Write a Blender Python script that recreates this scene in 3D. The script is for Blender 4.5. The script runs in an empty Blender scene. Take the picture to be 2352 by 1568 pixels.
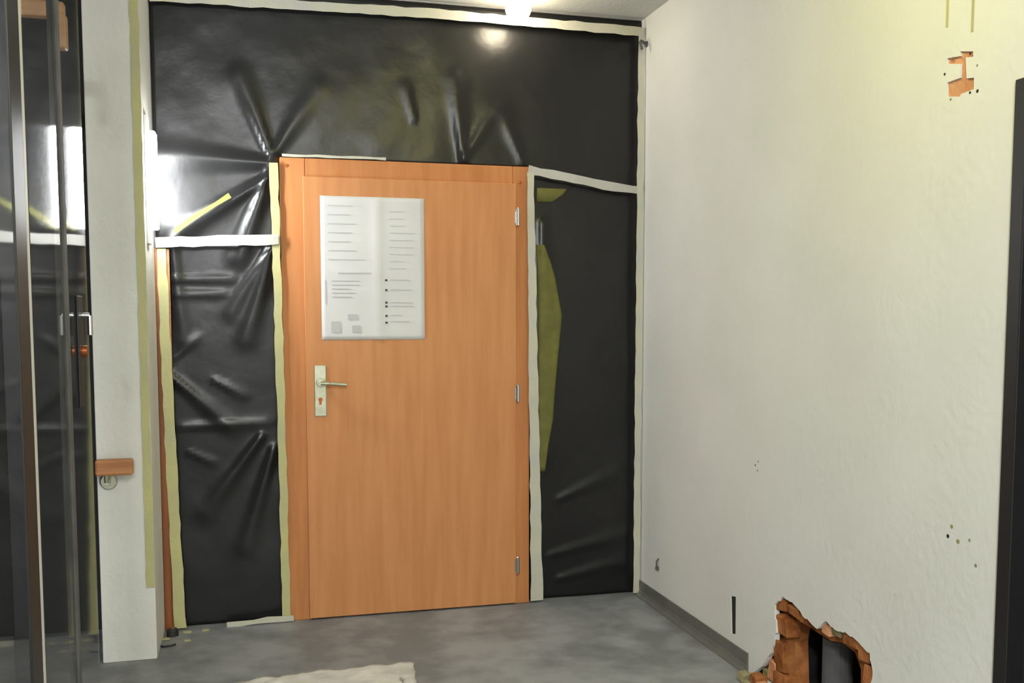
import bpy, math, random
from mathutils import Vector, Matrix, noise
from mathutils.geometry import tessellate_polygon

scene = bpy.context.scene
C = scene.collection

# ------------------------------------------------------------------ camera
cam_d = bpy.data.cameras.new('camera')
cam = bpy.data.objects.new('camera', cam_d)
C.objects.link(cam)
cam.location = (0, 0, 1.395)
cam.rotation_euler = (math.radians(90) - math.atan(178 / 2274), 0, -math.radians(14.97))
cam_d.sensor_fit = 'HORIZONTAL'
cam_d.sensor_width = 36
cam_d.lens = 36 * 2274 / 2352
cam_d.shift_x = -14 / 2352
cam_d.shift_y = 122 / 2352
cam_d.clip_start = 0.02
scene.camera = cam

# ------------------------------------------------------------------ world, exposure
W = bpy.data.worlds.new('world')
scene.world = W
W.use_nodes = True
W.node_tree.nodes['Background'].inputs[0].default_value = (1.0, 0.97, 0.92, 1)
W.node_tree.nodes['Background'].inputs[1].default_value = 0.05
scene.view_settings.view_transform = 'Standard'
scene.view_settings.look = 'None'
scene.view_settings.gamma = 1
scene.view_settings.use_curve_mapping = False
scene.view_settings.exposure = 0.5

# lamp strengths (the lamps themselves are built further down)
LAMP_CORRIDOR = 22.0     # ceiling dome above the middle of the corridor
FILL_REAR = 320.0         # unseen fill dome added behind the camera, also lays glare on the film
FILL_MIDDLE = 120.0       # unseen fill dome added above the camera to even out the light
LAMP_FAR = 42.0          # small globe under the ceiling by the sheeting
LAMP_SIDE = 90.0         # slim upright lamp on the side of the pier

# main measures (metres)
YB = 4.617      # plane of the end wall
XR = 1.862      # right wall
ZC = 2.834      # ceiling
XG = -0.52      # glass partition
YP = 4.205      # face of the white pier

# ------------------------------------------------------------------ materials
def srgb(r, g, b):
    f = lambda c: c / 12.92 if c <= 0.04045 else ((c + 0.055) / 1.055) ** 2.4
    return (f(r / 255), f(g / 255), f(b / 255), 1)

def mat(name, col, rough=0.6, metal=0.0, col2=None, scale=8.0, stretch=(1, 1, 1), bump=0.0, bscale=60.0,
        spec=0.5, detail=4.0, lo=0.35, hi=0.65, emit=None, estr=0.0, bdist=0.01):
    m = bpy.data.materials.new(name)
    m.use_nodes = True
    nt = m.node_tree
    b = nt.nodes['Principled BSDF']
    b.inputs['Base Color'].default_value = col
    b.inputs['Roughness'].default_value = rough
    b.inputs['Metallic'].default_value = metal
    b.inputs['Specular IOR Level'].default_value = spec
    tc = nt.nodes.new('ShaderNodeTexCoord')
    mp = nt.nodes.new('ShaderNodeMapping')
    mp.inputs['Scale'].default_value = stretch
    nt.links.new(tc.outputs['Object'], mp.inputs['Vector'])
    if col2 is not None:
        n = nt.nodes.new('ShaderNodeTexNoise')
        n.inputs['Scale'].default_value = scale
        n.inputs['Detail'].default_value = detail
        nt.links.new(mp.outputs[0], n.inputs['Vector'])
        r = nt.nodes.new('ShaderNodeValToRGB')
        r.color_ramp.elements[0].position = lo
        r.color_ramp.elements[1].position = hi
        r.color_ramp.elements[0].color = col
        r.color_ramp.elements[1].color = col2
        nt.links.new(n.outputs['Fac'], r.inputs[0])
        nt.links.new(r.outputs[0], b.inputs['Base Color'])
    if bump > 0:
        n2 = nt.nodes.new('ShaderNodeTexNoise')
        n2.inputs['Scale'].default_value = bscale
        n2.inputs['Detail'].default_value = 5
        nt.links.new(mp.outputs[0], n2.inputs['Vector'])
        bp = nt.nodes.new('ShaderNodeBump')
        bp.inputs['Strength'].default_value = bump
        bp.inputs['Distance'].default_value = bdist
        nt.links.new(n2.outputs['Fac'], bp.inputs['Height'])
        nt.links.new(bp.outputs[0], b.inputs['Normal'])
    if emit is not None:
        b.inputs['Emission Color'].default_value = emit
        b.inputs['Emission Strength'].default_value = estr
    return m

M = {}
M['plaster'] = mat('plaster', srgb(224, 225, 221), 0.85, col2=srgb(218, 219, 214), scale=2.2, bump=0.25, bscale=35, spec=0.25)
M['plaster_pier'] = mat('plaster_pier', srgb(225, 225, 221), 0.85, col2=srgb(217, 217, 212), scale=3, bump=0.2, bscale=45, spec=0.25)
M['ceiling'] = mat('ceiling_paint', srgb(205, 205, 200), 0.9, col2=srgb(198, 198, 192), scale=2, bump=0.15, bscale=50, spec=0.2)
M['lino'] = mat('lino', srgb(116, 119, 122), 0.55, col2=srgb(146, 149, 152), scale=5, detail=8, lo=0.4, hi=0.62, bump=0.12, bscale=120, spec=0.35)
M['lino_dark'] = mat('lino_cove', srgb(96, 96, 93), 0.5, col2=srgb(108, 108, 104), scale=9, bump=0.1, bscale=90)
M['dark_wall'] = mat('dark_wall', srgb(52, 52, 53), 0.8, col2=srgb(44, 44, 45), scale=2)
M['foil'] = mat('black_film', srgb(24, 24, 25), 0.30, col2=srgb(29, 29, 29), scale=2, bump=0.12, bscale=9, spec=0.4, bdist=0.02)
M['tape'] = mat('paper_tape', srgb(196, 193, 170), 0.6, col2=srgb(184, 184, 178), scale=5, stretch=(1, 1, 1), bump=0.2, bscale=70)
M['tape_tan'] = mat('paper_tape_tan', srgb(190, 186, 128), 0.6, col2=srgb(174, 172, 132), scale=4, bump=0.2, bscale=70)
M['tape_grey'] = mat('paper_tape_grey', srgb(186, 185, 180), 0.55, col2=srgb(172, 171, 165), scale=5, bump=0.2, bscale=70)
M['beech'] = mat('beech', srgb(203, 141, 92), 0.6, col2=srgb(191, 129, 80), scale=3.0, stretch=(9, 9, 0.7), detail=8, spec=0.3, bump=0.03, bscale=20)
M['beech_frame'] = mat('beech_frame', srgb(196, 132, 82), 0.6, col2=srgb(182, 118, 70), scale=3.0, stretch=(9, 9, 0.7), detail=8, spec=0.25)
M['wood_dark'] = mat('wood_dark', srgb(146, 86, 42), 0.5, col2=srgb(114, 62, 24), scale=3.0, stretch=(9, 9, 0.6), detail=8)
M['wood_rail'] = mat('wood_rail', srgb(194, 136, 86), 0.4, col2=srgb(168, 110, 64), scale=4, stretch=(0.7, 9, 9), detail=8)
M['wood_pale'] = mat('wood_pale', srgb(232, 186, 138), 0.4, col2=srgb(222, 168, 116), scale=4, stretch=(0.7, 9, 9), detail=8)
M['metal'] = mat('brushed_metal', srgb(190, 190, 170), 0.35, metal=0.9, col2=srgb(175, 176, 150), scale=30)
M['steel'] = mat('steel', srgb(200, 200, 200), 0.25, metal=1.0)
M['brass'] = mat('brass_cylinder', srgb(170, 96, 48), 0.35, metal=0.6)
M['alu'] = mat('aluminium', srgb(215, 215, 213), 0.5, metal=0.0)
M['black'] = mat('black_rubber', srgb(28, 28, 28), 0.6)
M['dark_frame'] = mat('dark_paint', srgb(34, 34, 35), 0.4)
M['dark_jamb'] = mat('dark_jamb', srgb(22, 22, 23), 0.5)
M['olive_flap_and_sheen'] = mat('olive_flap_and_sheen', srgb(112, 110, 52), 0.7, col2=srgb(96, 96, 42), scale=12)  # for the paper flaps and the fold reflection painted on the sheet
M['dark_door'] = mat('dark_door', srgb(46, 46, 47), 0.45, col2=srgb(38, 38, 39), scale=4)
M['paper'] = mat('paper', srgb(214, 214, 214), 0.7, col2=srgb(206, 206, 207), scale=3, spec=0.2)
M['ink_pale'] = mat('ink_pale', srgb(186, 186, 188), 0.8)
M['ink'] = mat('ink', srgb(60, 60, 62), 0.8)
M['brick'] = mat('brick', srgb(176, 116, 70), 0.9, col2=srgb(128, 74, 34), scale=14, bump=0.6, bscale=40, spec=0.15)
M['brick_light'] = mat('brick_light', srgb(214, 162, 124), 0.9, col2=srgb(198, 140, 100), scale=24, bump=0.6, bscale=60, spec=0.15)
M['mortar'] = mat('mortar', srgb(160, 154, 120), 0.95, col2=srgb(128, 124, 84), scale=22, bump=0.7, bscale=60, spec=0.15)
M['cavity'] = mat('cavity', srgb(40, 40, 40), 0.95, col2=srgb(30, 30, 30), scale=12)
M['pipe'] = mat('pipe', srgb(100, 100, 100), 0.85, col2=srgb(84, 84, 84), scale=8)
M['film_sheet'] = mat('white_film', srgb(214, 214, 208), 0.5, col2=srgb(186, 186, 182), scale=7, bump=0.5, bscale=18)
M['white_plastic'] = mat('white_plastic', srgb(225, 225, 222), 0.4)
M['lamp_corridor'] = mat('lamp_corridor', (1, 1, 1, 1), 0.5, emit=(1.0, 0.90, 0.20, 1), estr=LAMP_CORRIDOR)
M['fill_middle'] = mat('fill_middle', (1, 1, 1, 1), 0.5, emit=(1.0, 0.98, 0.86, 1), estr=FILL_MIDDLE)
M['fill_rear'] = mat('fill_rear', (1, 1, 1, 1), 0.5, emit=(0.97, 0.99, 1.0, 1), estr=FILL_REAR)
M['lamp_far'] = mat('lamp_far', (1, 1, 1, 1), 0.5, emit=(1.0, 0.86, 0.62, 1), estr=LAMP_FAR)
M['lamp_side'] = mat('lamp_side', (1, 1, 1, 1), 0.5, emit=(0.96, 0.985, 1.0, 1), estr=LAMP_SIDE)

def glass_mat():
    m = bpy.data.materials.new('tinted_glass')
    m.use_nodes = True
    nt = m.node_tree
    for n in list(nt.nodes):
        nt.nodes.remove(n)
    out = nt.nodes.new('ShaderNodeOutputMaterial')
    mx = nt.nodes.new('ShaderNodeMixShader')
    tr = nt.nodes.new('ShaderNodeBsdfTransparent')
    tr.inputs[0].default_value = (0.93, 0.93, 0.94, 1)
    gl = nt.nodes.new('ShaderNodeBsdfGlossy')
    gl.inputs['Roughness'].default_value = 0.06
    gl.inputs[0].default_value = (0.9, 0.9, 0.9, 1)
    fr = nt.nodes.new('ShaderNodeFresnel')
    fr.inputs[0].default_value = 1.5
    # a thin pane mirrors on the face that is hit first only
    ge = nt.nodes.new('ShaderNodeNewGeometry')
    sb = nt.nodes.new('ShaderNodeMath'); sb.operation = 'SUBTRACT'; sb.inputs[0].default_value = 1.0
    ml = nt.nodes.new('ShaderNodeMath'); ml.operation = 'MULTIPLY'
    nt.links.new(ge.outputs['Backfacing'], sb.inputs[1])
    nt.links.new(fr.outputs[0], ml.inputs[0])
    nt.links.new(sb.outputs[0], ml.inputs[1])
    nt.links.new(ml.outputs[0], mx.inputs[0])
    nt.links.new(tr.outputs[0], mx.inputs[1])
    nt.links.new(gl.outputs[0], mx.inputs[2])
    nt.links.new(mx.outputs[0], out.inputs[0])
    return m
M['glass'] = glass_mat()

# ------------------------------------------------------------------ helpers
class MB:
    """collects shapes for one mesh object"""
    def __init__(self):
        self.v = []; self.f = []
    def add(self, vs, fs):
        o = len(self.v)
        self.v += [tuple(p) for p in vs]
        self.f += [tuple(i + o for i in f) for f in fs]
        return self
    def box(self, x0, x1, y0, y1, z0, z1):
        vs = [(x, y, z) for x in (x0, x1) for y in (y0, y1) for z in (z0, z1)]
        return self.add(vs, [(0, 1, 3, 2), (4, 6, 7, 5), (0, 4, 5, 1), (2, 3, 7, 6), (0, 2, 6, 4), (1, 5, 7, 3)])
    def tube(self, a, b, r, n=16, r2=None):
        a = Vector(a); b = Vector(b); d = (b - a).normalized()
        u = d.orthogonal().normalized(); w = d.cross(u)
        r2 = r if r2 is None else r2
        vs = []
        for k in range(n):
            t = 2 * math.pi * k / n
            e = u * math.cos(t) + w * math.sin(t)
            vs += [a + e * r, b + e * r2]
        fs = [(2 * k, 2 * k + 1, (2 * k + 3) % (2 * n), (2 * k + 2) % (2 * n)) for k in range(n)]
        fs += [tuple(2 * k for k in range(n))[::-1], tuple(2 * k + 1 for k in range(n))]
        return self.add(vs, fs)
    def path(self, pts, r, n=10):
        for a, b in zip(pts, pts[1:]):
            self.tube(a, b, r, n)
        return self
    def lathe(self, c, prof, n=28, axis='z'):
        c = Vector(c); m = len(prof); vs = []
        for k in range(n):
            t = 2 * math.pi * k / n
            for (r, h) in prof:
                p = {'z': (r * math.cos(t), r * math.sin(t), h), 'y': (r * math.cos(t), h, r * math.sin(t)),
                     'x': (h, r * math.cos(t), r * math.sin(t))}[axis]
                vs.append(c + Vector(p))
        fs = []
        for k in range(n):
            for i in range(m - 1):
                fs.append((k * m + i, ((k + 1) % n) * m + i, ((k + 1) % n) * m + i + 1, k * m + i + 1))
        return self.add(vs, fs)
    def chunk(self, c, s, seed, jag=0.25):
        r = random.Random(seed)
        vs = []
        for x in (-1, 1):
            for y in (-1, 1):
                for z in (-1, 1):
                    vs.append((c[0] + s[0] * x * (1 + r.uniform(-jag, jag)), c[1] + s[1] * y * (1 + r.uniform(-jag, jag)),
                               c[2] + s[2] * z * (1 + r.uniform(-jag, jag))))
        return self.add(vs, [(0, 1, 3, 2), (4, 6, 7, 5), (0, 4, 5, 1), (2, 3, 7, 6), (0, 2, 6, 4), (1, 5, 7, 3)])
    def build(self, name, material, parent=None, smooth=False, bevel=0.0):
        org = Vector((0, 0, 0))
        if parent is not None:
            p = parent
            while p is not None:
                org = org + p.location
                p = p.parent
        elif self.v:
            xs = [p[0] for p in self.v]; ys = [p[1] for p in self.v]; zs = [p[2] for p in self.v]
            org = Vector(((min(xs) + max(xs)) / 2, (min(ys) + max(ys)) / 2, min(zs)))
        me = bpy.data.meshes.new(name)
        me.from_pydata([tuple(Vector(p) - org) for p in self.v], [], self.f)
        me.validate()
        me.materials.append(M[material])
        import bmesh
        bm = bmesh.new(); bm.from_mesh(me)
        bmesh.ops.recalc_face_normals(bm, faces=bm.faces)
        bm.to_mesh(me); bm.free()
        if smooth:
            for f in me.polygons:
                f.use_smooth = True
        o = bpy.data.objects.new(name, me)
        C.objects.link(o)
        if parent is not None:
            o.parent = parent
        else:
            o.location = org
        if bevel > 0:
            b = o.modifiers.new('bevel', 'BEVEL')
            b.width = bevel; b.segments = 2; b.limit_method = 'ANGLE'
        return o

def tag(o, label, cat, group=None, kind=None):
    o['label'] = label
    o['category'] = cat
    if group: o['group'] = group
    if kind: o['kind'] = kind
    return o

def thing(name, loc, label, cat, group=None, kind=None):
    o = bpy.data.objects.new(name, None)
    o.empty_display_size = 0.1
    C.objects.link(o)
    o.location = loc
    return tag(o, label, cat, group, kind)

def flat_with_holes(outer, holes, to3):
    """triangles of a flat polygon with holes; to3 maps (u, v) to a point"""
    loops = [[Vector((p[0], p[1], 0)) for p in l] for l in [outer] + holes]
    tris = tessellate_polygon(loops)
    vs = [to3(p.x, p.y) for l in loops for p in l]
    return vs, [tuple(t) for t in tris]

# ------------------------------------------------------------------ the setting
tag(MB().box(-2.4, XR + 0.3, -3.2, YB + 0.3, -0.1, 0).build('floor', 'lino'),
    'grey speckled linoleum floor of the corridor', 'floor', kind='structure')
tag(MB().box(-2.4, XR + 0.3, -3.2, YB + 0.3, ZC, ZC + 0.1).build('ceiling', 'ceiling'),
    'plain pale grey painted ceiling', 'ceiling', kind='structure')
tag(MB().box(-2.3, XR + 0.3, YB + 0.06, YB + 0.2, 0, ZC).build('wall_back', 'dark_wall'),
    'dark end wall hidden behind the black sheeting', 'wall', kind='structure')
tag(MB().box(-2.3, XR + 0.3, -3.2, -3.05, 0, ZC).build('wall_rear', 'plaster'),
    'white wall closing the corridor at its other end', 'wall', kind='structure')
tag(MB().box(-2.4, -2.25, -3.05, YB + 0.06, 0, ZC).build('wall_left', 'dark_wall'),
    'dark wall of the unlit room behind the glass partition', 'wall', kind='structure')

# right wall: plaster skin with the breakthrough, the chased recess and the slot cut out of it
hole_out = [(3.405, 0.012), (3.34, 0.059), (3.277, 0.131), (3.252, 0.19), (3.242, 0.242), (3.256, 0.306), (3.235, 0.345),
            (3.20, 0.373), (3.15, 0.366), (3.10, 0.358), (3.041, 0.334), (2.995, 0.326), (2.957, 0.328), (2.918, 0.363),
            (2.875, 0.356), (2.84, 0.352), (2.80, 0.362), (2.729, 0.353), (2.663, 0.337), (2.648, 0.29), (2.654, 0.244), (2.66, 0.15),
            (2.69, 0.04), (2.75, 0.012)]
_r = random.Random(11); _h = []
for _a, _b in zip(hole_out, hole_out[1:] + hole_out[:1]):      # ragged plaster edge
    _h.append(_a)
    if _a[1] > 0.05 and _b[1] > 0.05:
        for _t in (0.33, 0.67):
            _h.append((_a[0] + (_b[0] - _a[0]) * _t + _r.uniform(-0.006, 0.006), _a[1] + (_b[1] - _a[1]) * _t + _r.uniform(-0.007, 0.007)))
hole_out = _h
recess = [(2.339, 2.111), (2.288, 2.098), (2.287, 2.084), (2.316, 2.089), (2.310, 2.033), (2.281, 2.028), (2.280, 1.998),
          (2.330, 1.996), (2.333, 1.990), (2.386, 2.001), (2.388, 2.039), (2.335, 2.040), (2.336, 2.077), (2.390, 2.090),
          (2.391, 2.105), (2.337, 2.098)]
slot = [(3.606, 0.261), (3.561, 0.270), (3.558, 0.116), (3.594, 0.107)]
DY0, DY1, DZ = 1.22, 2.118, 1.985          # dark doorway in the right wall
wall_outline = [(-3.05, 0), (DY0, 0), (DY0, DZ), (DY1, DZ), (DY1, 0), (YB + 0.06, 0), (YB + 0.06, ZC), (-3.05, ZC)]
mb = MB()
vs, fs = flat_with_holes(wall_outline, [hole_out, recess, slot], lambda y, z: (XR, y, z))
mb.add(vs, fs)
def skirt(mb, loop, x0, x1):
    n = len(loop)
    vs = [(x0, y, z) for y, z in loop] + [(x1, y, z) for y, z in loop]
    mb.add(vs, [(i, (i + 1) % n, n + (i + 1) % n, n + i) for i in range(n)])
skirt(mb, hole_out, XR, XR + 0.022)
skirt(mb, recess, XR, XR + 0.008)
skirt(mb, slot, XR, XR + 0.006)
skirt(mb, [(DY0, 0), (DY0, DZ), (DY1, DZ), (DY1, 0)], XR, XR + 0.12)
wr = mb.build('wall_right', 'plaster')
tag(wr, 'long pale plastered wall with a broken hole at its foot', 'wall', kind='structure')
# masonry core behind the plaster, open at the breakthrough
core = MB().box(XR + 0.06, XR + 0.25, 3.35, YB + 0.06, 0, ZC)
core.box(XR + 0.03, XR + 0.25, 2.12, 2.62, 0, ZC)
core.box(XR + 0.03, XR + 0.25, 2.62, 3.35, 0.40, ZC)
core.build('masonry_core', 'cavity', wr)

# recess floor in bared brick (parts of the wall)
vs, fs = flat_with_holes(recess, [], lambda y, z: (XR + 0.006, y, z))
rb = MB().add(vs, fs).build('bared_brick', 'brick_light', wr)
rb['label'] = 'bared orange brick in the chased recess'
vs, fs = flat_with_holes(slot, [], lambda y, z: (XR + 0.005, y, z))
MB().add(vs, fs).build('slot_back', 'cavity', wr)
# drill holes and chips around the recess and further down
for i, (y, z, r, m) in enumerate([(2.398, 2.064, .004, 'black'), (2.270, 2.057, .0035, 'mortar'), (2.294, 1.992, .004, 'black'), (2.266, 1.990, .005, 'black'),
                               (2.370, 1.990, .004, 'mortar'), (2.298, 2.0945, .004, 'black'), (2.368, 2.098, .005, 'wood_dark'),
                               (2.307, 0.816, .006, 'mortar'), (2.321, 0.786, .006, 'black'), (2.280, 0.780, .007, 'mortar'),
                               (2.235, 0.793, .005, 'mortar'), (2.208, 0.730, .005, 'mortar'), (3.421, 0.826, .005, 'mortar'),
                               (3.398, 0.843, .004, 'mortar'), (3.403, 0.808, .004, 'mortar')]):
    MB().lathe((XR - 0.0005, y, z), [(0.0001, 0.0), (r * 0.8, -0.0006), (r, 0.0004)], 9, 'x').build('drill_hole', m, wr)
# two thin chases running up from the recess
for (y, z0) in ((2.394, 2.190), (2.293, 2.150)):
    MB().box(XR - 0.0015, XR + 0.002, y - 0.0045, y + 0.0045, z0, ZC - 0.002).build('filled_chase', 'tape_tan', wr)

# pier on the left that carries the handrail
tag(MB().box(-0.612, -0.405, YP, YB + 0.06, 0, ZC).build('wall_pier', 'plaster_pier', bevel=0.004),
    'narrow white plastered pier beside the sheeted end wall', 'wall', kind='structure')

# coved linoleum baseboard on the right wall
mb = MB()
prof = [(0, 0.074), (-0.006, 0.074), (-0.008, 0.03), (-0.014, 0.014), (-0.03, 0.003), (-0.03, 0.0), (0, 0)]
n = len(prof)
vs = [(XR + px, yy, pz) for yy in (3.447, YB) for px, pz in prof]
mb.add(vs, [(i, (i + 1) % n, n + (i + 1) % n, n + i) for i in range(n)] + [tuple(range(n)), tuple(range(n, 2 * n))])
tag(mb.build('baseboard_right', 'lino_dark'), 'grey coved linoleum skirting cut off short of the broken hole', 'baseboard', kind='structure')

# ------------------------------------------------------------------ the door
YF = 4.585       # front of the door frame
d = thing('door_1', (0.705, YF + 0.03, 0), 'flush orange beech door in a beech frame with a white poster', 'door', kind='structure')
FX0, FX1, LX0, LX1, LZ, FZ = 0.130, 1.282, 0.228, 1.213, 2.022, 2.104
for nm, b in (('jamb', (FX0, LX0 + 0.012, YF, YB + 0.06, 0, FZ)), ('jamb', (LX1 - 0.012, FX1, YF, YB + 0.06, 0, FZ)),
              ('frame_head', (LX0 + 0.012, LX1 - 0.012, YF, YB + 0.06, LZ - 0.012, FZ))):
    MB().box(*b).build(nm, 'beech_frame', d, bevel=0.004)
leaf = MB().box(LX0, LX1, YF - 0.016, YF + 0.028, 0.008, LZ).build('door_leaf', 'beech', d, bevel=0.003)
YL = YF - 0.016
plate = MB().box(0.264, 0.318, YL - 0.006, YL, 0.945, 1.178).build('lock_plate', 'metal', d, bevel=0.003)
hd = MB()
hd.tube((0.292, YL - 0.004, 1.098), (0.292, YL - 0.048, 1.098), 0.010, 14)
hd.path([(0.290, YL - 0.048, 1.098), (0.33, YL - 0.052, 1.097), (0.405, YL - 0.050, 1.090)], 0.0085, 12)
hd.lathe((0.292, YL - 0.004, 1.098), [(0.001, -0.010), (0.018, -0.010), (0.021, 0.0)], 20, 'y')
hd.build('lever_handle', 'metal', d, smooth=False)
cyl = MB()
cyl.tube((0.290, YL - 0.014, 1.022), (0.290, YL - 0.004, 1.022), 0.0095, 14).box(0.2845, 0.2955, YL - 0.012, YL - 0.004, 0.999, 1.02)
cyl.build('lock_cylinder', 'brass', plate)
for z0 in (1.826, 0.992, 0.156):
    h = MB().tube((1.219, YL - 0.006, z0), (1.219, YL - 0.006, z0 + 0.078), 0.009, 14)
    h.box(1.205, 1.219, YL - 0.003, YL, z0 + 0.012, z0 + 0.066)
    h.lathe((1.219, YL - 0.006, z0 + 0.078), [(0.009, 0), (0.006, 0.005), (0.0005, 0.007)], 12)
    h.build('hinge', 'steel', d)
for (x, z) in ((0.160, 2.066), (1.235, 2.03)):
    MB().lathe((x, YF, z), [(0.0005, -0.004), (0.006, -0.003), (0.008, 0.0)], 12, 'y').build('screw_head', 'brass', d)

# poster with fold creases, taped to the leaf
px0, px1, pz0, pz1 = 0.302, 0.772, 1.292, 1.938
mb = MB(); nx, nz = 24, 32
vs = []
fx, fz = 0.545, 0.47
for j in range(nz + 1):
    for i in range(nx + 1):
        u, v = i / nx, j / nz
        lift = 0.002 + 0.0055 * math.exp(-((u - fx) / 0.045) ** 2) + 0.0025 * math.exp(-((v - 0.465) / 0.03) ** 2) * (1 if u < fx else 0.3)
        lift += 0.0015 * noise.noise(Vector((u * 3, v * 3, 1.0)))
        vs.append((px0 + (px1 - px0) * u, YL - max(0.001, lift), pz0 + (pz1 - pz0) * v))
fs = [(j * (nx + 1) + i, j * (nx + 1) + i + 1, (j + 1) * (nx + 1) + i + 1, (j + 1) * (nx + 1) + i) for j in range(nz) for i in range(nx)]
mb.add(vs, fs)
po = mb.build('poster', 'paper', smooth=True)
sol = po.modifiers.new('thick', 'SOLIDIFY'); sol.thickness = 0.0004
tag(po, 'white poster with fold creases and faint print on the beech door', 'poster')
def mark(nm, m, u0, u1, v0, v1, off=0.0058):
    uc = (u0 + u1) / 2
    vc = (v0 + v1) / 2
    lift = 0.002 + 0.0055 * math.exp(-((uc - fx) / 0.045) ** 2) + 0.0025 * math.exp(-((vc - 0.465) / 0.03) ** 2) * (1 if uc < fx else 0.3) + 0.0016
    MB().box(px0 + (px1 - px0) * u0, px0 + (px1 - px0) * u1, YL - lift - 0.0004, YL - lift, pz0 + (pz1 - pz0) * v0, pz0 + (pz1 - pz0) * v1).build(nm, m, po)
rr = random.Random(4)
mark('print_line', 'ink_pale', 0.16, 0.48, 0.463, 0.472)
for k in range(7):
    v = 0.93 - k * 0.062
    mark('print_line', 'ink_pale', 0.07, 0.07 + rr.uniform(0.2, 0.36), v, v + 0.006)
for k in range(5):
    v = 0.41 - k * 0.028
    mark('print_line', 'ink_pale', 0.10, 0.10 + rr.uniform(0.14, 0.3), v, v + 0.006)
mark('print_line', 'ink_pale', 0.09, 0.18, 0.05, 0.13); mark('print_line', 'ink_pale', 0.25, 0.34, 0.14, 0.18); mark('print_line', 'ink_pale', 0.29, 0.37, 0.05, 0.10)
mark('print_line', 'ink_pale', 0.035, 0.043, 0.25, 0.42)
for k in range(9):
    v = 0.9 - k * 0.05
    mark('print_line', 'ink_pale', 0.66, 0.66 + rr.uniform(0.12, 0.26), v, v + 0.004)
for v in (0.42, 0.35, 0.26, 0.235, 0.17, 0.125):
    mark('print_line', 'ink_pale', 0.665, 0.665 + rr.uniform(0.1, 0.24), v, v + 0.005)
for v in (0.42, 0.35, 0.262, 0.235, 0.168, 0.12):
    mark('bullet_mark', 'ink', 0.612, 0.634, v - 0.007, v + 0.007)

# ------------------------------------------------------------------ black film on the end wall
def ridge(x, z, a, b, w, amp):
    ax, az = a; bx, bz = b
    dx, dz = bx - ax, bz - az
    L2 = dx * dx + dz * dz
    t = ((x - ax) * dx + (z - az) * dz) / L2
    tc = min(1, max(0, t))
    dist = math.hypot(x - ax - dx * tc, z - az - dz * tc)
    ww = w * (0.35 + 0.9 * tc)
    return amp * math.exp(-(dist / ww) ** 2) * (1 - 0.55 * tc)

FOLDS = [((0.09, 2.126), (-0.03, 2.46), .035, .022), ((0.10, 2.11), (0.30, 2.42), .04, .014), ((0.97, 2.12), (0.93, 2.50), .035, .018),
         ((0.97, 2.13), (1.12, 2.36), .03, .012), ((0.74, 2.30), (0.70, 2.45), .02, .010), ((1.26, 2.12), (1.16, 2.36), .03, .014),
         ((0.09, 2.05), (-0.05, 1.66), .035, .030), ((0.09, 2.02), (-0.34, 1.74), .03, .024), ((0.08, 2.08), (-0.38, 2.10), .05, .020),
         ((0.10, 1.72), (-0.03, 1.30), .035, .024), ((0.08, 1.70), (-0.09, 1.42), .03, .018),
         ((-0.37, 1.56), (-0.08, 1.565), .014, .012), ((-0.37, 1.49), (-0.12, 1.50), .014, .012), ((-0.36, 1.20), (-0.24, 1.30), .014, .012),
         ((-0.36, 1.14), (-0.10, 0.90), .03, .018), ((-0.18, 1.12), (-0.04, 1.04), .016, .012), ((-0.32, 0.91), (0.05, 0.915), .018, .014),
         ((0.03, 0.86), (-0.22, 0.52), .035, .020), ((0.08, 0.80), (-0.05, 0.35), .035, .018), ((-0.3, 0.80), (-0.18, 0.74), .014, .010),
         ((-0.33, 1.70), (-0.30, 1.30), .03, .014), ((1.45, 0.50), (1.75, 0.62), .03, .012), ((1.40, 0.22), (1.80, 0.30), .03, .012),
         ((1.45, 0.10), (1.80, 0.16), .03, .012), ((1.76, 1.13), (1.70, 1.2), .02, .008), ((1.36, 1.85), (1.37, 0.75), .05, .018)]

def bulge(x, z):
    n1 = noise.noise(Vector((x * 2.3, z * 2.0, 3.7)))
    n2 = noise.noise(Vector((x * 6.0 + 5, z * 5.0, 8.1)))
    n3 = noise.noise(Vector((x * 15.0 + 5, z * 11.0, 2.1)))
    s = 0.020 + 0.008 * n1 + 0.003 * n2 + 0.0008 * n3
    for f in FOLDS:
        s += ridge(x, z, *f)
    return s

def film(name, x0, x1, z0, z1, inside, label, left=None):
    step = 0.016
    nx = int((x1 - x0) / step); nz = int((z1 - z0) / step)
    vs = []; fs = []
    for j in range(nz + 1):
        z = z0 + (z1 - z0) * j / nz
        xl = left(z) if left else x0
        for i in range(nx + 1):
            x = xl + (x1 - xl) * i / nx
            e = 1.0
            if not inside(x, z):
                e = 0.3
            vs.append((x, YB + 0.03 - bulge(x, z) * e, z))
    for j in range(nz):
        for i in range(nx):
            a = j * (nx + 1) + i
            q = (a, a + 1, a + nx + 2, a + nx + 1)
            cx = sum(vs[k][0] for k in q) / 4; cz = sum(vs[k][2] for k in q) / 4
            if inside(cx, cz):
                fs.append(q)
    o = MB().add(vs, fs).build(name, 'foil', smooth=True)
    s = o.modifiers.new('thick', 'SOLIDIFY'); s.thickness = 0.0008
    return tag(o, label, 'plastic sheet', 'black sheets sealing the end wall')

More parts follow.
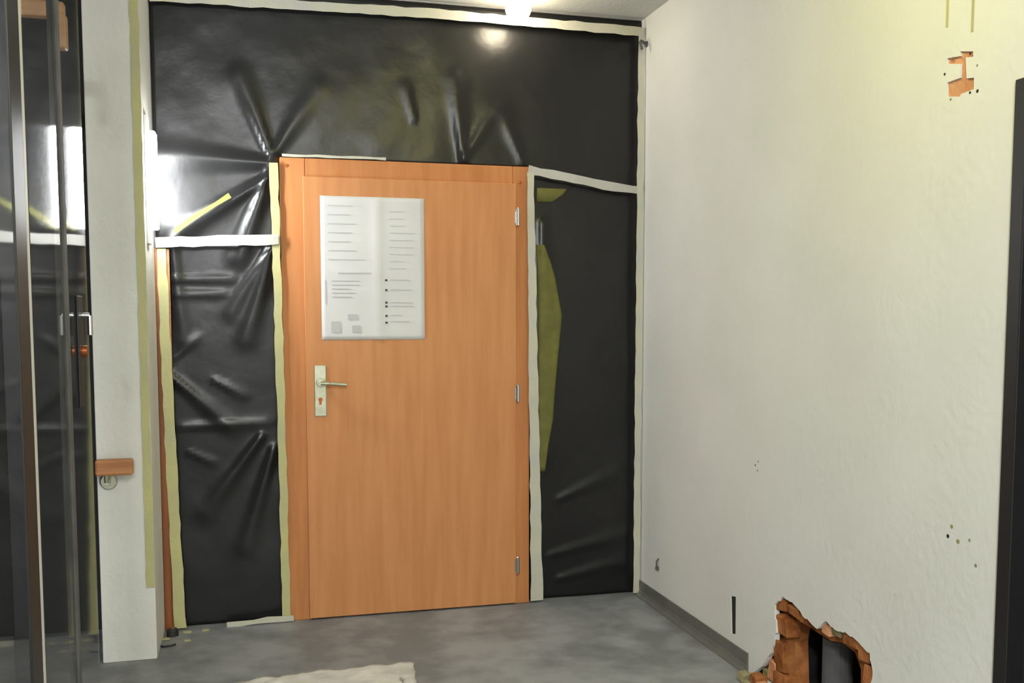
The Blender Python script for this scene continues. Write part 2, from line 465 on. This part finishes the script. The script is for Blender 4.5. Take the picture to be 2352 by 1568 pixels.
seam_r = lambda x: 2.083 + (2.010 - 2.083) * (x - 1.28) / 0.57
def in_upper(x, z):
    if x < FX0 + 0.004: return z > 1.725
    if x < FX1 - 0.004: return z > FZ - 0.004
    return z > seam_r(x)
film('plastic_sheet', -0.400, XR - 0.004, 1.715, ZC - 0.003, in_upper, 'wide black plastic sheet hung from the ceiling above the beech door')
film('plastic_sheet', -0.385, FX0 + 0.002, 0.004, 1.723, lambda x, z: True, 'creased black plastic sheet between the wooden post and the lock side of the door',
     left=lambda z: -0.385 + 0.045 * (1 - z / 1.723))
film('plastic_sheet', FX1 - 0.002, XR - 0.004, 0.004, 2.10, lambda x, z: z < seam_r(x), 'narrow black plastic sheet between the hinge side of the door and the plastered wall')

# ------------------------------------------------------------------ paper tape
def tape(label, pts, w, material, y=None, seed=1, axis='x', wob=0.003, w_end=None):
    """ribbon along pts [(x, z)] in the end-wall plane, width w, slightly wavy, 0.6 mm thick"""
    r = random.Random(seed)
    P = []
    for (a, b) in zip(pts, pts[1:]):
        n = max(2, int(math.hypot(b[0] - a[0], b[1] - a[1]) / 0.05))
        for k in range(n):
            t = k / n
            P.append((a[0] + (b[0] - a[0]) * t, a[1] + (b[1] - a[1]) * t))
    P.append(pts[-1])
    vs = []; N = len(P)
    for k, (x, z) in enumerate(P):
        a = P[max(0, k - 1)]; b = P[min(N - 1, k + 1)]
        dx, dz = b[0] - a[0], b[1] - a[1]; L = math.hypot(dx, dz) or 1
        nx_, nz_ = -dz / L, dx / L
        ww = w if w_end is None else w + (w_end - w) * k / (N - 1)
        h0 = ww / 2 + r.uniform(-wob, wob); h1 = ww / 2 + r.uniform(-wob, wob)
        yy = y + 0.002 * noise.noise(Vector((x * 9, z * 9, seed)))
        vs += [(x + nx_ * h0, yy, z + nz_ * h0), (x - nx_ * h1, yy, z - nz_ * h1)]
    fs = [(2 * k, 2 * k + 1, 2 * k + 3, 2 * k + 2) for k in range(N - 1)]
    o = MB().add(vs, fs).build('tape_strip', material)
    s = o.modifiers.new('thick', 'SOLIDIFY'); s.thickness = 0.0012
    return tag(o, label, 'tape', 'tape strips holding the black sheets')

YT = 4.570
tape('long pale tape strip just below the ceiling across the black sheet', [(-0.395, 2.752), (0.85, 2.772), (1.85, 2.765)], 0.042, 'tape', YT, 1)
tape('grey tape strip sloping from the door head to the plastered wall', [(1.272, 2.088), (1.45, 2.062), (1.70, 2.022), (1.85, 2.010)], 0.040, 'tape_grey', YT, 2)
tape('white tape strip running level from the pier to the lock side of the door', [(-0.398, 1.716), (0.118, 1.738)], 0.045, 'tape_grey', YT - 0.012, 3)
tape('leaning tan tape strip along the dark wooden post', [(-0.376, 1.69), (-0.362, 0.9), (-0.340, 0.01)], 0.040, 'tape_tan', YT, 4, w_end=0.05)
tape('upright tape strip on the lock-side edge of the beech door frame', [(0.103, 2.075), (0.114, 1.2), (0.124, 0.012)], 0.036, 'tape_tan', YT, 5)
tape('upright tape strip on the hinge-side edge of the beech door frame', [(1.283, 2.075), (1.298, 1.1), (1.318, 0.012)], 0.032, 'tape', YT, 6, w_end=0.06)
tape('upright grey tape strip in the corner beside the plastered wall', [(1.838, 2.75), (1.838, 0.012)], 0.034, 'tape', YT, 7)
tape('short pale tape strip at the floor between post and door', [(-0.14, 0.014), (0.155, 0.020)], 0.026, 'tape', YT - 0.008, 8, wob=0.005)
tape('thin pale tape strip on top of the door head', [(0.14, 2.110), (0.60, 2.112)], 0.012, 'tape', YT, 9, wob=0.002)
tape('long tan tape strip down the edge of the white pier', [(-0.422, ZC - 0.004), (-0.422, 0.30)], 0.034, 'tape_tan', YP - 0.003, 10, wob=0.002)
tape('short olive streak aslant across the sheet, coloured as the warm reflection in a fold', [(-0.318, 1.762), (-0.20, 1.85), (-0.085, 1.925)], 0.020, 'olive_flap_and_sheen', YT - 0.024, 11, wob=0.005)  # flat olive ribbon painted as a fold's warm reflection, no real tape

# olive paper flaps lying on the narrow sheet beside the hinges
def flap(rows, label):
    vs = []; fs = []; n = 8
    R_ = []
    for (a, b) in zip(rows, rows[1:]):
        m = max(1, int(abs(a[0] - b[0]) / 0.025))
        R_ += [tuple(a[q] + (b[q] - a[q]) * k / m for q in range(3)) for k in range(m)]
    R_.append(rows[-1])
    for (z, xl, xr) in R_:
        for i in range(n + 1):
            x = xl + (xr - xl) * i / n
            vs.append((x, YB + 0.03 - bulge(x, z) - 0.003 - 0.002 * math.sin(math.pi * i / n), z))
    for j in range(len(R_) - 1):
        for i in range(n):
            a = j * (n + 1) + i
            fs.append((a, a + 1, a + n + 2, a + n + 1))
    o = MB().add(vs, fs).build('paper_flap', 'olive_flap_and_sheen', smooth=True)
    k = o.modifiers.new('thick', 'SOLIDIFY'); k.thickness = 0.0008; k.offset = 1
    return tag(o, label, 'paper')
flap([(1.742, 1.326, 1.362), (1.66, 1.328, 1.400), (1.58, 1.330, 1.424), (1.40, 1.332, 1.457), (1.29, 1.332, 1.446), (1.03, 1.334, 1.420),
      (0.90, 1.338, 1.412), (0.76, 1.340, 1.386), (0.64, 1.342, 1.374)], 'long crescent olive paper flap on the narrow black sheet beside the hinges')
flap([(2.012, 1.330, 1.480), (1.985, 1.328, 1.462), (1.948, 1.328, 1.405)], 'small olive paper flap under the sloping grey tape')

# wooden post in the corner beside the pier
wp = thing('wooden_post', (-0.375, YB, 0), 'dark stained wooden post in the corner beside the white pier', 'post')
MB().box(-0.404, -0.372, 4.575, 4.606, 0, 1.69).build('post_front', 'wood_dark', wp, bevel=0.002)
MB().box(-0.372, -0.345, 4.588, 4.606, 0, 1.69).build('post_rebate', 'wood_rail', wp, bevel=0.002)

# ------------------------------------------------------------------ handrail on the pier
hr = thing('handrail', (-0.56, YP, 0.80), 'short wooden handrail end on a round bracket on the white pier', 'handrail')
MB().box(-0.606, -0.468, YP - 0.085, YP - 0.035, 0.775, 0.838).build('rail', 'wood_rail', hr, bevel=0.008)
MB().lathe((-0.568, YP, 0.742), [(0.0005, -0.014), (0.028, -0.014), (0.034, -0.006), (0.034, 0.0)], 24, 'y').build('rosette', 'metal', hr)
MB().path([(-0.568, YP - 0.008, 0.742), (-0.568, YP - 0.058, 0.745), (-0.568, YP - 0.060, 0.777)], 0.009, 12).build('bracket_arm', 'metal', hr)

# ------------------------------------------------------------------ lamps
def dome_lamp(loc, r, h, glow, label, group=None):
    t = thing('ceiling_lamp', loc, label, 'lamp', group)
    x, y, z = loc
    MB().lathe((x, y, z), [(0.001, 0.0), (r * 1.06, 0.0), (r * 1.06, -0.02), (r * 0.96, -0.024), (0.001, -0.024)], 32).build('lamp_base', 'white_plastic', t)
    prof = [(r * math.cos(a), -0.024 - h * math.sin(a)) for a in [i * math.pi / 2 / 9 for i in range(10)]]
    prof[-1] = (0.0005, prof[-1][1])
    MB().lathe((x, y, z), prof, 32).build('glass_dome', glow, t, smooth=True)
    return t
dome_lamp((1.05, 2.35, ZC), 0.17, 0.09, 'lamp_corridor', 'warm dome lamp on the corridor ceiling beyond the dark doorway')
dome_lamp((-0.55, -1.6, ZC), 0.20, 0.10, 'fill_rear', 'added white fill dome on the ceiling behind the camera')
dome_lamp((0.50, 0.20, ZC), 0.17, 0.09, 'fill_middle', 'added white fill dome on the ceiling above the camera')
# small globe near the sheeting
gl = thing('globe_lamp', (1.177, 4.40, ZC), 'small glowing globe lamp on the ceiling above the beech door', 'lamp')
MB().lathe((1.177, 4.40, ZC), [(0.001, 0), (0.045, 0), (0.045, -0.018), (0.03, -0.026), (0.001, -0.026)], 28).build('lamp_base', 'white_plastic', gl)
prof = [(0.058 * math.cos(a), -0.064 + 0.052 * math.sin(a)) for a in [math.pi / 2 - i * math.pi / 14 for i in range(15)]]
prof = [(max(0.0005, r), h) for r, h in prof]
MB().lathe((1.177, 4.40, ZC), prof, 28).build('glass_globe', 'lamp_far', gl, smooth=True)
# slim upright wall lamp on the side of the pier
sl = thing('upright_lamp', (-0.405, 4.31, 1.70), 'slim upright glowing wall lamp on the side of the white pier', 'lamp')
MB().box(-0.405, -0.393, 4.27, 4.36, 1.69, 2.20).build('lamp_housing', 'white_plastic', sl, bevel=0.003)
MB().box(-0.393, -0.362, 4.278, 4.352, 1.75, 2.14).build('diffuser', 'lamp_side', sl, bevel=0.008)

# ------------------------------------------------------------------ glass partition on the left
gp = thing('glass_partition', (XG, 2.6, 0), 'dark framed glass partition alongside the white pier', 'glass partition')
MB().box(XG - 0.03, XG + 0.008, 2.47, 2.585, 0, ZC - 0.002).build('mullion', 'dark_frame', gp, bevel=0.003)
MB().box(XG - 0.02, XG + 0.008, 2.587, 2.612, 0, ZC - 0.002).build('edge_strip', 'alu', gp)
MB().box(XG - 0.02, XG + 0.006, 3.085, 3.125, 0.0, ZC - 0.002).build('glazing_bead', 'pipe', gp)
for y0, y1, k, yc in ((1.80, 2.47, -0.030, 2.47), (2.612, 3.085, -0.020, 2.85), (3.125, 3.47, 0.0, 3.3)):   # each pane set slightly out of line
    p = MB().box(XG - 0.005, XG + 0.005, y0, y1, 0.012, ZC - 0.004)
    p.v = [(x + k * (y - yc), y, z) for x, y, z in p.v]
    p.build('pane', 'glass', gp)
MB().box(XG - 0.03, XG + 0.02, 1.80, 3.472, 0, 0.012).build('sill_channel', 'dark_frame', gp)
lk = MB().box(XG + 0.005, XG + 0.012, 3.24, 3.33, 1.12, 1.46).build('lock_case', 'dark_frame', gp, bevel=0.003)
lk['label'] = 'dark lock case'
MB().tube((XG + 0.010, 3.30, 1.29), (XG + 0.026, 3.30, 1.29), 0.018, 16).build('lock_cylinder', 'brass', lk)
MB().path([(XG + 0.010, 3.30, 1.40), (XG + 0.035, 3.30, 1.40), (XG + 0.035, 3.30, 1.34)], 0.008, 10).build('pull_handle', 'steel', lk)
# wooden rail in the dark room behind the glass
wr_ = thing('wooden_rail', (-0.8, 3.42, 2.2), 'pale wooden rail with a turned-down end behind the dark glass', 'rail')
MB().box(-1.3, -0.545, 3.40, 3.44, 2.318, 2.368).build('rail_bar', 'wood_pale', wr_, bevel=0.008)
MB().box(-0.570, -0.540, 3.395, 3.44, 2.225, 2.330).build('rail_end', 'wood_pale', wr_, bevel=0.006)

# ------------------------------------------------------------------ dark door in the right wall
d2 = thing('door_2', (XR, 1.67, 0), 'dark door in a dark frame in the plastered wall', 'door', kind='structure')
MB().box(XR - 0.012, XR + 0.11, DY1 - 0.045, DY1, 0, DZ).build('jamb', 'dark_jamb', d2, bevel=0.003)
MB().box(XR - 0.012, XR + 0.11, DY0, DY0 + 0.045, 0, DZ).build('jamb', 'dark_jamb', d2, bevel=0.003)
MB().box(XR - 0.012, XR + 0.11, DY0 + 0.045, DY1 - 0.045, DZ - 0.045, DZ).build('frame_head', 'dark_jamb', d2, bevel=0.003)
MB().box(XR + 0.04, XR + 0.08, DY0 + 0.045, DY1 - 0.045, 0.005, DZ - 0.045).build('door_leaf', 'dark_door', d2)

# ------------------------------------------------------------------ hole in the right wall: bricks, cavity, pipe
inner = [(3.19, 0.30), (3.10, 0.292), (3.02, 0.286), (2.943, 0.284), (2.87, 0.300), (2.80, 0.290), (2.765, 0.245), (2.765, 0.02), (3.20, 0.02), (3.215, 0.19)]
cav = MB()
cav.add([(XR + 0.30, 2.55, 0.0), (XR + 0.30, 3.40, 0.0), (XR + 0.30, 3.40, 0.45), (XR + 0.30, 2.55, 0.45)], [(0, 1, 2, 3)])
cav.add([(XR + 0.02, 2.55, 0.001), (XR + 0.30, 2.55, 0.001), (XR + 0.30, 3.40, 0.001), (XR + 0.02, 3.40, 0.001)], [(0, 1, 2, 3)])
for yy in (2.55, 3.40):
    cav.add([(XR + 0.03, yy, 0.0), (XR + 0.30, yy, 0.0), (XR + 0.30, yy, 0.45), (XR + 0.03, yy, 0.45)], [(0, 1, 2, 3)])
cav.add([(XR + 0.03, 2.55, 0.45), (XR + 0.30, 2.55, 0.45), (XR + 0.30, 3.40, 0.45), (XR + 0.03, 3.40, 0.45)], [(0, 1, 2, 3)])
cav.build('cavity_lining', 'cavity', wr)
# mortar bed behind the bricks, then each broken brick as its own part
vs, fs = flat_with_holes([(3.42, 0.004), (3.36, 0.08), (3.29, 0.15), (3.27, 0.31), (3.22, 0.39), (3.0, 0.385), (2.62, 0.385), (2.62, 0.004)], [inner], lambda y, z: (XR + 0.04, y, z))
mo = MB().add(vs, fs)
skirt(mo, inner, XR + 0.04, XR + 0.12)
mo.build('mortar_bed', 'brick', wr)
bricks = [  # y, z, half sizes (x, y, z), material
    (3.222, 0.335, .028, .034, .026, 'brick'), (3.213, 0.255, .030, .036, .040, 'brick'), (3.232, 0.130, .028, .036, .055, 'brick'),
    (3.225, 0.035, .028, .042, .032, 'brick'), (3.285, 0.062, .022, .026, .040, 'brick_light'), (3.330, 0.028, .018, .022, .022, 'mortar'),
    (3.145, 0.330, .022, .036, .018, 'brick'), (3.070, 0.322, .020, .026, .014, 'brick'), (2.930, 0.330, .024, .026, .018, 'brick_light'),
    (2.868, 0.338, .022, .024, .014, 'mortar'), (2.790, 0.334, .026, .045, .018, 'brick'), (2.705, 0.318, .024, .034, .026, 'brick'),
    (2.688, 0.250, .026, .028, .036, 'brick'), (2.695, 0.160, .022, .026, .040, 'mortar'), (2.700, 0.060, .022, .028, .045, 'brick')]
for i, (y, z, a, b, c, m) in enumerate(bricks):
    MB().chunk((XR + 0.018 + a * 0.6, y, z), (a, b, c), 30 + i, 0.22).build('brick', m, wr, bevel=0.004)
pp = MB().tube((XR + 0.16, 3.08, 0.002), (XR + 0.16, 3.08, 0.24), 0.055, 20)
tag(pp.build('pipe_stub', 'pipe', smooth=False), 'dark grey pipe stub standing inside the broken wall hole', 'pipe')
# rubble in front of the hole
rub = [(1.80, 3.36, .020, 'mortar'), (1.825, 3.30, .026, 'brick'), (1.78, 3.31, .013, 'mortar'), (1.815, 3.25, .018, 'brick_light'), (1.77, 3.25, .012, 'brick')]
words = ['sandy mortar lump on the floor by the cut skirting end', 'largest brick lump on the floor at the foot of the broken hole',
         'small sandy mortar crumb on the floor before the broken hole', 'pale brick lump on the floor beside the largest brick lump',
         'tiny dark red brick crumb on the floor before the broken hole']
for i, (x, y, s, m) in enumerate(rub):
    o = MB().chunk((x, y, s * 0.8), (s, s * 1.1, s * 0.8), 70 + i, 0.2).build('rubble_lump', m, bevel=0.003)
    o.location.z = 0.0
    tag(o, words[i], 'rubble', 'rubble before the broken hole')

# ------------------------------------------------------------------ small fittings
hk = thing('wall_hook', (XR, 4.56, 2.70), 'small grey hook high on the plastered wall in the corner', 'hook')
MB().lathe((XR, 4.56, 2.705), [(0.0005, -0.008), (0.013, -0.008), (0.015, 0.0)], 16, 'x').build('hook_plate', 'pipe', hk)
MB().path([(XR - 0.004, 4.56, 2.705), (XR - 0.035, 4.545, 2.715), (XR - 0.052, 4.52, 2.70), (XR - 0.05, 4.50, 2.665)], 0.006, 10).build('hook_arm', 'pipe', hk)
cl = thing('cable_clip', (XR, 4.348, 0.19), 'small dark cable clip low on the plastered wall near the corner', 'clip')
MB().box(XR - 0.012, XR, 4.34, 4.362, 0.182, 0.20).build('clip_body', 'pipe', cl, bevel=0.002)
MB().path([(XR - 0.008, 4.352, 0.198), (XR - 0.012, 4.345, 0.225), (XR - 0.006, 4.338, 0.24)], 0.004, 8).build('cable_end', 'pipe', cl)

# white film scrap on the floor
mb = MB(); n = 40; vs = []
for j in range(n + 1):
    for i in range(n + 1):
        u, v = i / n, j / n
        x = -0.14 + 0.745 * u
        back = 3.835 + 0.05 * min(1, u * 2.2) + 0.010 * noise.noise(Vector((u * 9, 0, 4)))
        y = 3.25 + (back - 3.25) * v
        x += 0.012 * noise.noise(Vector((v * 6, 2, 1))) * (u > 0.5) - 0.08 * max(0, (1 - v)) * (u > 0.9)
        h = 0.003 + 0.012 * abs(noise.noise(Vector((u * 7, v * 8, 2)))) + 0.006 * abs(noise.noise(Vector((u * 19, v * 17, 5))))
        vs.append((x, y, h))
mb.add(vs, [(j * (n + 1) + i, j * (n + 1) + i + 1, (j + 1) * (n + 1) + i + 1, (j + 1) * (n + 1) + i) for j in range(n) for i in range(n)])
o = mb.build('film_sheet', 'film_sheet', smooth=True)
o.location.z = 0.0015
sm = o.modifiers.new('thick', 'SOLIDIFY'); sm.thickness = 0.0006
tag(o, 'crumpled white film sheet lying on the grey floor', 'plastic sheet')

# door stop and scraps at the foot of the post
ds = thing('door_stop', (-0.372, 4.50, 0), 'small black rubber door stop at the foot of the wooden post', 'door stop')
MB().lathe((-0.368, 4.505, 0), [(0.0005, 0.030), (0.020, 0.030), (0.024, 0.024), (0.026, 0.0), (0.0005, 0.0)], 20).build('stop_body', 'black', ds)
MB().lathe((-0.368, 4.505, 0), [(0.0005, 0.034), (0.008, 0.033), (0.008, 0.030)], 12).build('screw_head', 'steel', ds)
tag(MB().path([(-0.41, 4.36, 0.005), (-0.39, 4.34, 0.006), (-0.36, 4.35, 0.005), (-0.345, 4.36, 0.006)], 0.004, 8).build('wire_scrap', 'black'),
    'short black wire scrap on the floor beside the white pier', 'wire')
for i, (x, y, s, lab) in enumerate([(-0.40, 4.45, .016, 'flat tan paper scrap on the floor against the white pier'),
                                    (-0.31, 4.53, .012, 'tan paper scrap on the floor beside the black door stop'),
                                    (-0.30, 4.41, .009, 'small tan paper scrap on the open floor before the door stop'),
                                    (-0.23, 4.54, .010, 'tan paper scrap on the floor under the creased sheet')]):
    o = MB().chunk((x, y, 0.002), (s * 1.4, s, 0.0018), 90 + i, 0.2).build('paper_scrap', 'tape_tan')
    o.location.z = 0.0005
    tag(o, lab, 'scrap', 'tan scraps on the floor')
